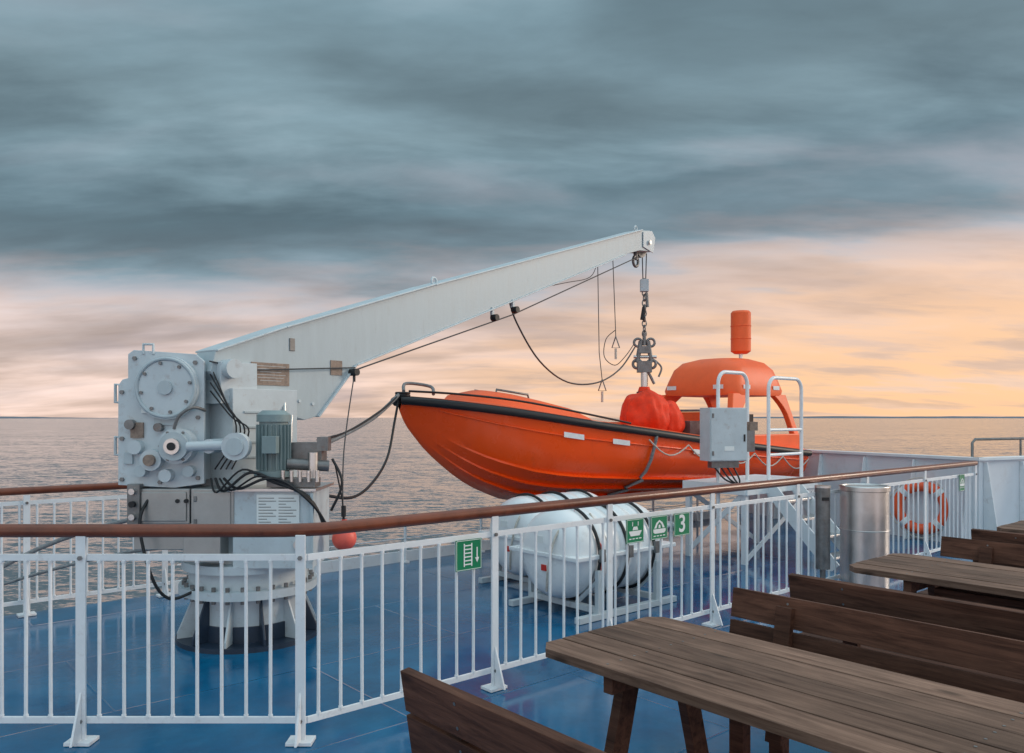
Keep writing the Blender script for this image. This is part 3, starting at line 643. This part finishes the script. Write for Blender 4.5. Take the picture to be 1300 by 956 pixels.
def hoop(s0,s1,w0,zt,zb=0.2,r_=0.022):
    c=0.14; pts=[S(s0,w0,zb),S(s0,w0,zt-c)]
    for k in range(1,6): a=math.pi/2*k/6; pts.append(S(s0+c*(1-math.cos(a)),w0,zt-c+c*math.sin(a)))
    pts.append(S(s0+c,w0,zt)); pts.append(S(s1-c,w0,zt))
    for k in range(1,6): a=math.pi/2*k/6; pts.append(S(s1-c+c*math.sin(a),w0,zt-c+c*math.cos(a)))
    pts+= [S(s1,w0,zt-c),S(s1,w0,zb)]
    mb.tube(pts,r_,M_rail,seg=12)
hoop(5.92,6.52,1.62,2.18); hoop(6.66,7.42,1.42,2.13)
mb.cyl(S(5.92,1.62,1.55),S(6.52,1.62,1.55),0.018,M_rail); mb.cyl(S(6.66,1.42,1.5),S(7.42,1.42,1.5),0.018,M_rail)
mb.cyl(S(6.66,1.42,1.2),S(7.42,1.42,1.2),0.018,M_rail)
mb.obj('platform_handrail',parent=ep)
mb=MB(); bx=V((2.40,8.95,0)); ca=math.radians(14); ax=(V((math.cos(ca),math.sin(ca),0)),V((-math.sin(ca),math.cos(ca),0)),Z)
mb.box(bx+Z*1.46,(0.46,0.24,0.60),M_crane2,ax); mb.box(bx+Z*1.46+ax[1]*-0.127,(0.44,0.012,0.58),M_crane2,ax)
mb.box(bx+ax[1]*-0.136+Z*1.42+ax[0]*0.19,(0.02,0.012,0.08),M_black,ax)
mb.box(bx+ax[1]*-0.136+Z*1.30+ax[0]*0.0,(0.12,0.004,0.05),M_signw,ax)
for zz in (1.25,1.67): mb.box(bx+ax[1]*-0.136+Z*zz-ax[0]*0.20,(0.02,0.014,0.05),M_dsteel,ax)
mb.box(bx+ax[0]*0.30+Z*1.38,(0.12,0.14,0.24),M_dsteel,ax); mb.box(bx+Z*1.12,(0.34,0.1,0.08),M_dsteel,ax)
mb.box(bx+ax[0]*0.36+Z*1.55,(0.10,0.10,0.10),M_brown,ax)
for k in range(4): mb.tube([bx+ax[0]*(-0.12+k*.08)+Z*1.1,bx+ax[0]*(0.0+k*.06)+ax[1]*-0.04+Z*0.95,bx+ax[0]*(0.2)+Z*0.88],0.01,M_black,smooth_path=True)
mb.obj('electrical_cabinet',parent=ep,bevel=0.008)
# ---------------------------------------------------------------- liferafts (axis along the ship's side)
def raft(s0,s1,wc,R_=0.385,zc=0.50):
    mid=S((s0+s1)/2,wc,zc)
    e=empty('liferaft_canister',mid); mb=MB(); rings=[]
    Ln=s1-s0; prof=[(0,0.10),(0.012,0.22),(0.04,0.29),(0.09,0.33),(0.15,0.352),(0.21,0.36)]
    xs=[(x,r_) for x,r_ in prof]
    x=0.25
    while x<Ln-0.25:
        xs+= [(x,0.36),(x+0.02,0.347),(x+0.05,0.347),(x+0.07,0.36)]; x+=0.14
    for x,r_ in reversed(prof): xs.append((Ln-x,r_))
    for x,r_ in xs: rings.append(mb.ring(S(s0+x,wc,zc),U,r_*R_/0.36,44,ref=Z))
    mb.loft(rings,M_raft)
    mb.sbox(S((s0+s1)/2,wc,zc+0.01),(Ln+0.03,2*R_+0.06,0.035),M_raft)
    mb.obj('canister_shell',parent=e,bevel=0.006)
    mb=MB()
    for f in (0.22,0.5,0.78):
        mb.torus(S(s0+Ln*f,wc,zc),U,R_+0.014,0.014,M_black,seg=48,ms=8)
        mb.box(S(s0+Ln*f,wc-R_-0.04,zc+0.02),(0.05,0.03,0.10),M_dsteel,(U,W,Z))
    mb.obj('lashing_band',parent=e)
    mb=MB()
    for f in (0.2,0.8):
        s_=s0+Ln*f
        for sg in (-1,1):
            mb.sbox(S(s_,wc+sg*(R_+0.02),0.20),(0.05,0.04,0.40),M_crane2)
            mb.cyl(S(s_,wc+sg*(R_),0.3),S(s_,wc+sg*0.16,0.10),0.02,M_crane2)
        mb.sbox(S(s_,wc,0.075),(0.05,2*R_,0.05),M_crane2)
    for sg in (-1,1): mb.sbox(S((s0+s1)/2,wc+sg*(R_+0.02),0.028),(Ln,0.06,0.05),M_crane2)
    mb.obj('cradle',parent=e,bevel=0.003)
    mb=MB()
    mb.tube([S(s0+0.16,wc-0.15,zc+0.33),S(s0-0.01,wc-0.16,zc+0.16),S(s0-0.03,wc-0.10,zc-0.1),S(s0+0.03,wc-0.02,zc-0.30)],0.010,M_wrope,smooth_path=True)
    mb.tube([S(s0+0.25,wc-0.12,zc+0.36),S(s0+0.30,wc-0.38,zc+0.1),S(s0+0.27,wc-0.42,zc-0.1),S(s0+0.32,wc-0.38,zc-0.3)],0.008,M_red,smooth_path=True)
    mb.tube([S(s0+0.36,wc-0.2,zc+0.34),S(s0+0.40,wc-0.40,zc+0.06),S(s0+0.37,wc-0.40,zc-0.2)],0.008,M_wrope,smooth_path=True)
    mb.box(S(s0+0.006,wc+0.04,zc+0.13),(0.012,0.10,0.06),M_signw,(U,W,Z)); mb.box(S(s0+0.0,wc-0.02,zc-0.1),(0.014,0.06,0.05),M_red,(U,W,Z))
    mb.obj('painter_and_tag',parent=e)
raft(2.66,3.90,1.10); raft(3.05,4.29,2.02)
mb=MB()
for k in range(5): mb.sbox(S(5.1,1.95+k*0.11,0.42),(1.0,0.085,0.03),M_white)
for s_ in (4.7,5.5):
    for w_ in (1.97,2.37): mb.sbox(S(s_,w_,0.20),(0.035,0.035,0.40),M_rail)
    mb.sbox(S(s_,2.17,0.385),(0.04,0.44,0.03),M_rail)
mb.obj('low_bench',bevel=0.004)
# ---------------------------------------------------------------- lifebuoy
mb=MB(); c=V((5.50,10.58,0.44))
nl=(V((-0.62,-0.78,0))).normalized()
mb.torus(c,nl,0.29,0.072,M_ring,seg=48,ms=14)
x_=nl.cross(Z).normalized()
for k in range(4):
    a=math.pi/4+k*math.pi/2; p=c+(x_*math.cos(a)+Z*math.sin(a))*0.29; tg=(x_*-math.sin(a)+Z*math.cos(a))
    mb.cyl(p-tg*0.035,p+tg*0.035,0.077,M_tape,seg=16)
    b2=a+math.pi/2; pts=[]
    for q in range(9):
        aa=a+(b2-a)*q/8; pts.append(c+(x_*math.cos(aa)+Z*math.sin(aa))*(0.375+0.03*math.sin(math.pi*q/8))+nl*0.02)
    mb.tube(pts,0.009,M_wrope,seg=6)
mb.obj('lifebuoy')
# ---------------------------------------------------------------- bins
mb=MB(); p=V((3.32,7.42,0))
mb.cyl(p+Z*0.03,p+Z*0.96,0.215,M_steel,seg=40); mb.cyl(p+Z*0,p+Z*0.03,0.2,M_black,seg=40); mb.cyl(p+Z*0.965,p+Z*1.0,0.225,M_steel,seg=40); mb.torus(p+Z*1.0,Z,0.21,0.014,M_steel); mb.cyl(p+Z*0.95,p+Z*0.965,0.205,M_black,seg=40); mb.torus(p+Z*0.6,Z,0.216,0.005,M_steel)
mb.obj('litter_bin')
mb=MB(); p=V((2.88,7.30,0))
mb.cyl(p+Z*0.25,p+Z*1.0,0.065,M_dsteel,seg=24); mb.cyl(p+Z*1.0,p+Z*1.02,0.072,M_steel,seg=24); mb.cyl(p+Z*0,p+Z*0.25,0.025,M_dsteel); mb.cyl(p,p+Z*0.015,0.14,M_dsteel,seg=24); mb.box(p+V((0,-0.06,0.9)),(0.06,0.03,0.03),M_black)
mb.obj('ashtray_post')
# ---------------------------------------------------------------- picnic tables and benches
def table(s0,s1,w1,w0):
    mb=MB(); wd=s1-s0; Ln=w1-w0; n=5; pw=wd/n
    for k in range(n):
        x0=k*pw+0.004; x1=(k+1)*pw-0.004; z0,z1=0.695,0.732
        cut=0.06; j_=random.uniform(-0.003,0.003)
        if k==0: poly=[(x0+0.0,cut),(x0+cut,0),(x1,0),(x1,Ln),(x0+cut,Ln),(x0,Ln-cut)]
        elif k==n-1: poly=[(x0,0),(x1-cut,0),(x1,cut),(x1,Ln-cut),(x1-cut,Ln),(x0,Ln)]
        else: poly=[(x0,j_),(x1,j_),(x1,Ln+j_),(x0,Ln+j_)]
        mb.prism(poly,V((0,0,0)),V((1,0,0)),V((0,1,0)),Z,z0,z1+j_*0.5,M_table)
        for yy in (0.36,Ln-0.36):
            for xx in (x0+0.035,x1-0.035): mb.cyl((xx,yy,z1+j_*.5+0.0005),(xx,yy,z1+j_*.5+0.0015),0.005,M_dsteel,seg=8)
    for yy in (0.36,Ln-0.36):
        mb.box((wd/2,yy,0.655),(wd-0.08,0.045,0.07),M_bench)
        for sg in (-1,1):
            a=V((wd/2+sg*0.16,yy+0.047,0.66)); c=V((wd/2+sg*0.34,yy+0.047,0.0)); d=(c-a); l_=d.length; d.normalize(); sd=V((0,1,0))
            mb.box((a+c)/2,(l_,0.045,0.09),M_bench,(d,sd,d.cross(sd)))
    mb.box((wd/2,Ln/2,0.59),(0.09,Ln-0.8,0.045),M_bench)
    mb.obj('picnic_table',loc=S(s0,w0),bevel=0.004,rot=ANG)
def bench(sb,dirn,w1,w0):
    mb=MB(); Ln=w1-w0
    lean=math.radians(9)
    up=V((-dirn*math.sin(lean),0,math.cos(lean))); sd=V((0,1,0)); nx=sd.cross(up)
    top=V((0,Ln/2,0.80))
    for k in range(2):
        c=top-up*(0.072+k*0.157); mb.box(c,(0.036,Ln,0.142),M_bench,(nx,sd,up))
        for yy in (0.3,Ln-0.3):
            for q in (-0.04,0.04): mb.cyl(V((c.x,yy,c.z))+up*q-nx*0.0185,V((c.x,yy,c.z))+up*q-nx*0.0195,0.006,M_dsteel,seg=8)
    for k in range(3):
        mb.box((dirn*(0.14+k*0.125),Ln/2,0.44),(0.115,Ln,0.036),M_bench)
    for yy in (0.3,Ln-0.3):
        c=top-up*0.35; mb.box(V((c.x+dirn*0.037,yy,c.z)),(0.036,0.08,0.62),M_bench,(nx,sd,up))
        mb.box((dirn*0.26,yy,0.396),(0.46,0.07,0.05),M_bench)
        mb.box((dirn*0.42,yy,0.185),(0.06,0.07,0.37),M_bench); mb.box((dirn*0.10,yy,0.185),(0.06,0.07,0.37),M_bench)
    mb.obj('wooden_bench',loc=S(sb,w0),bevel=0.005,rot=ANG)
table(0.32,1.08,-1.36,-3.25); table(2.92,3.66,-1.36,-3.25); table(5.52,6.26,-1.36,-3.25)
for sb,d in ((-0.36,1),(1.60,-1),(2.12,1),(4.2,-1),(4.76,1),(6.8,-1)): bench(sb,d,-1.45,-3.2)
# ---------------------------------------------------------------- world sky
w=bpy.data.worlds.new('World'); scene.world=w; w.use_nodes=True; nt=w.node_tree; N=nt.nodes; L=nt.links; N.clear()
out=N.new('ShaderNodeOutputWorld')
def mth(op,a,b_=None,c=None,clamp=False):
    n=N.new('ShaderNodeMath'); n.operation=op; n.use_clamp=clamp
    for i,x in enumerate((a,b_,c)):
        if x is None: continue
        if isinstance(x,(int,float)): n.inputs[i].default_value=x
        else: L.new(x,n.inputs[i])
    return n.outputs[0]
def srange(v,f0,f1,t0=0.0,t1=1.0):
    n=N.new('ShaderNodeMapRange'); n.interpolation_type='SMOOTHSTEP'
    n.inputs['From Min'].default_value=f0; n.inputs['From Max'].default_value=f1; n.inputs['To Min'].default_value=t0; n.inputs['To Max'].default_value=t1
    L.new(v,n.inputs['Value']); return n.outputs[0]
tc=N.new('ShaderNodeTexCoord'); sp=N.new('ShaderNodeSeparateXYZ'); L.new(tc.outputs['Generated'],sp.inputs[0])
x,y,z=sp.outputs
zc=mth('MAXIMUM',z,0.0); den=mth('ADD',zc,0.17)
px=mth('DIVIDE',x,den); py=mth('DIVIDE',y,den)
cb=N.new('ShaderNodeCombineXYZ'); L.new(px,cb.inputs[0]); L.new(py,cb.inputs[1])
def noise(scale,det,rough,dist,sx,sy,rot=0,off=(0,0,0)):
    mp=N.new('ShaderNodeMapping'); mp.inputs['Scale'].default_value=(sx,sy,1); mp.inputs['Rotation'].default_value=(0,0,rot); mp.inputs['Location'].default_value=off
    L.new(cb.outputs[0],mp.inputs[0])
    n=N.new('ShaderNodeTexNoise'); n.inputs['Scale'].default_value=scale; n.inputs['Detail'].default_value=det; n.inputs['Roughness'].default_value=rough; n.inputs['Distortion'].default_value=dist
    L.new(mp.outputs[0],n.inputs['Vector']); return n.outputs['Fac']
n1=noise(0.7,8,0.50,0.2,0.7,1.3,0.12,(3.1,1.7,0))
n2=noise(1.05,9,0.50,0.25,0.85,1.7,-0.15,(7.3,4.2,0))
n3=noise(2.3,10,0.56,0.25,0.75,1.7,0.12,(1.3,9.2,0))
t=mth('ADD',zc,mth('MULTIPLY',mth('SUBTRACT',n1,0.5),0.17)); t=mth('ADD',t,mth('MULTIPLY',mth('SUBTRACT',n3,0.5),0.14))
t=mth('SUBTRACT',t,mth('MULTIPLY',x,0.03))
r=N.new('ShaderNodeValToRGB'); cr=r.color_ramp; cr.interpolation='LINEAR'
def srgb(a): return tuple(((c/255)/12.92 if c/255<=0.04045 else ((c/255+0.055)/1.055)**2.4) for c in a)+(1,)
stops=[(0.0,(226,198,184)),(0.06,(222,196,185)),(0.12,(204,186,181)),(0.17,(160,160,165)),(0.21,(112,131,141)),(0.27,(98,120,130)),(0.36,(122,145,154)),(0.46,(114,138,148)),(0.60,(128,150,158)),(1.0,(150,165,172))]
cr.elements[0].position=stops[0][0]; cr.elements[0].color=srgb(stops[0][1]); cr.elements[1].position=1.0; cr.elements[1].color=srgb(stops[-1][1])
for p,c in stops[1:-1]:
    e=cr.elements.new(p); e.color=srgb(c)
L.new(t,r.inputs['Fac'])
br=mth('MULTIPLY',srange(n2,0.37,0.62,0.78,1.25),mth('MULTIPLY_ADD',mth('SUBTRACT',n3,0.5),1.05,1.0))
vs=N.new('ShaderNodeVectorMath'); vs.operation='SCALE'; L.new(r.outputs['Color'],vs.inputs[0]); L.new(br,vs.inputs['Scale'])
mh=N.new('ShaderNodeMixRGB'); L.new(mth('MULTIPLY',srange(n2,0.52,0.72,0,0.55),srange(x,-0.4,0.6,0.4,1.0)),mh.inputs[0]); L.new(vs.outputs[0],mh.inputs[1]); mh.inputs[2].default_value=srgb((188,184,192))
low=srange(t,0.19,0.06)
st=mth('MULTIPLY',low,srange(n1,0.50,0.62,0,0.45))
ms=N.new('ShaderNodeMixRGB'); L.new(st,ms.inputs[0]); L.new(mh.outputs[0],ms.inputs[1]); ms.inputs[2].default_value=srgb((170,160,168))
sa=math.radians(34); dt=N.new('ShaderNodeVectorMath'); dt.operation='DOT_PRODUCT'; L.new(tc.outputs['Generated'],dt.inputs[0]); dt.inputs[1].default_value=(math.sin(sa),math.cos(sa),0.10)
g=srange(dt.outputs['Value'],0.62,1.0)
gl=mth('MULTIPLY',mth('MULTIPLY',g,low),srange(n3,0.38,0.60,0.40,1.0),clamp=True)
mx=N.new('ShaderNodeMixRGB'); L.new(gl,mx.inputs[0]); L.new(ms.outputs[0],mx.inputs[1]); mx.inputs[2].default_value=(1.0,0.60,0.34,1)
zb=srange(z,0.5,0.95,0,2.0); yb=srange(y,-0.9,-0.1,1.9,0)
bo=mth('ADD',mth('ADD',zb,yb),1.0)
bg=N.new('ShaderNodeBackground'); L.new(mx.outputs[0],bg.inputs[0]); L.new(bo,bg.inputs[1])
SUN_AZ=math.radians(78); SUN_EL=math.radians(20)
sky=N.new('ShaderNodeTexSky'); sky.sky_type='NISHITA'; sky.sun_disc=False; sky.sun_elevation=SUN_EL; sky.sun_rotation=SUN_AZ
bg2=N.new('ShaderNodeBackground'); L.new(sky.outputs[0],bg2.inputs[0]); bg2.inputs[1].default_value=0.008
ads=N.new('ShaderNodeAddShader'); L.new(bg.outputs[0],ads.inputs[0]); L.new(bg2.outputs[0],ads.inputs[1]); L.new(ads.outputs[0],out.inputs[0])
# ---------------------------------------------------------------- sun
sd=bpy.data.lights.new('sun','SUN'); sd.energy=1.4; sd.angle=math.radians(18); sd.color=(1.0,0.83,0.68)
so=bpy.data.objects.new('sun',sd); scene.collection.objects.link(so)
dv=V((math.sin(SUN_AZ)*math.cos(SUN_EL),math.cos(SUN_AZ)*math.cos(SUN_EL),math.sin(SUN_EL)))
so.rotation_euler=dv.to_track_quat('Z','Y').to_euler(); so.location=(10,0,12)
# ---------------------------------------------------------------- camera
cam=bpy.data.cameras.new('camera'); cam.sensor_width=36; cam.lens=36*1000/1300; cam.shift_y=52/1300; cam.clip_start=0.05; cam.clip_end=120000
c=bpy.data.objects.new('camera',cam); scene.collection.objects.link(c); c.location=(0,0,1.65); c.rotation_euler=(math.radians(90),0,0); scene.camera=c
scene.view_settings.view_transform='Standard'; scene.view_settings.look='None'; scene.view_settings.exposure=0
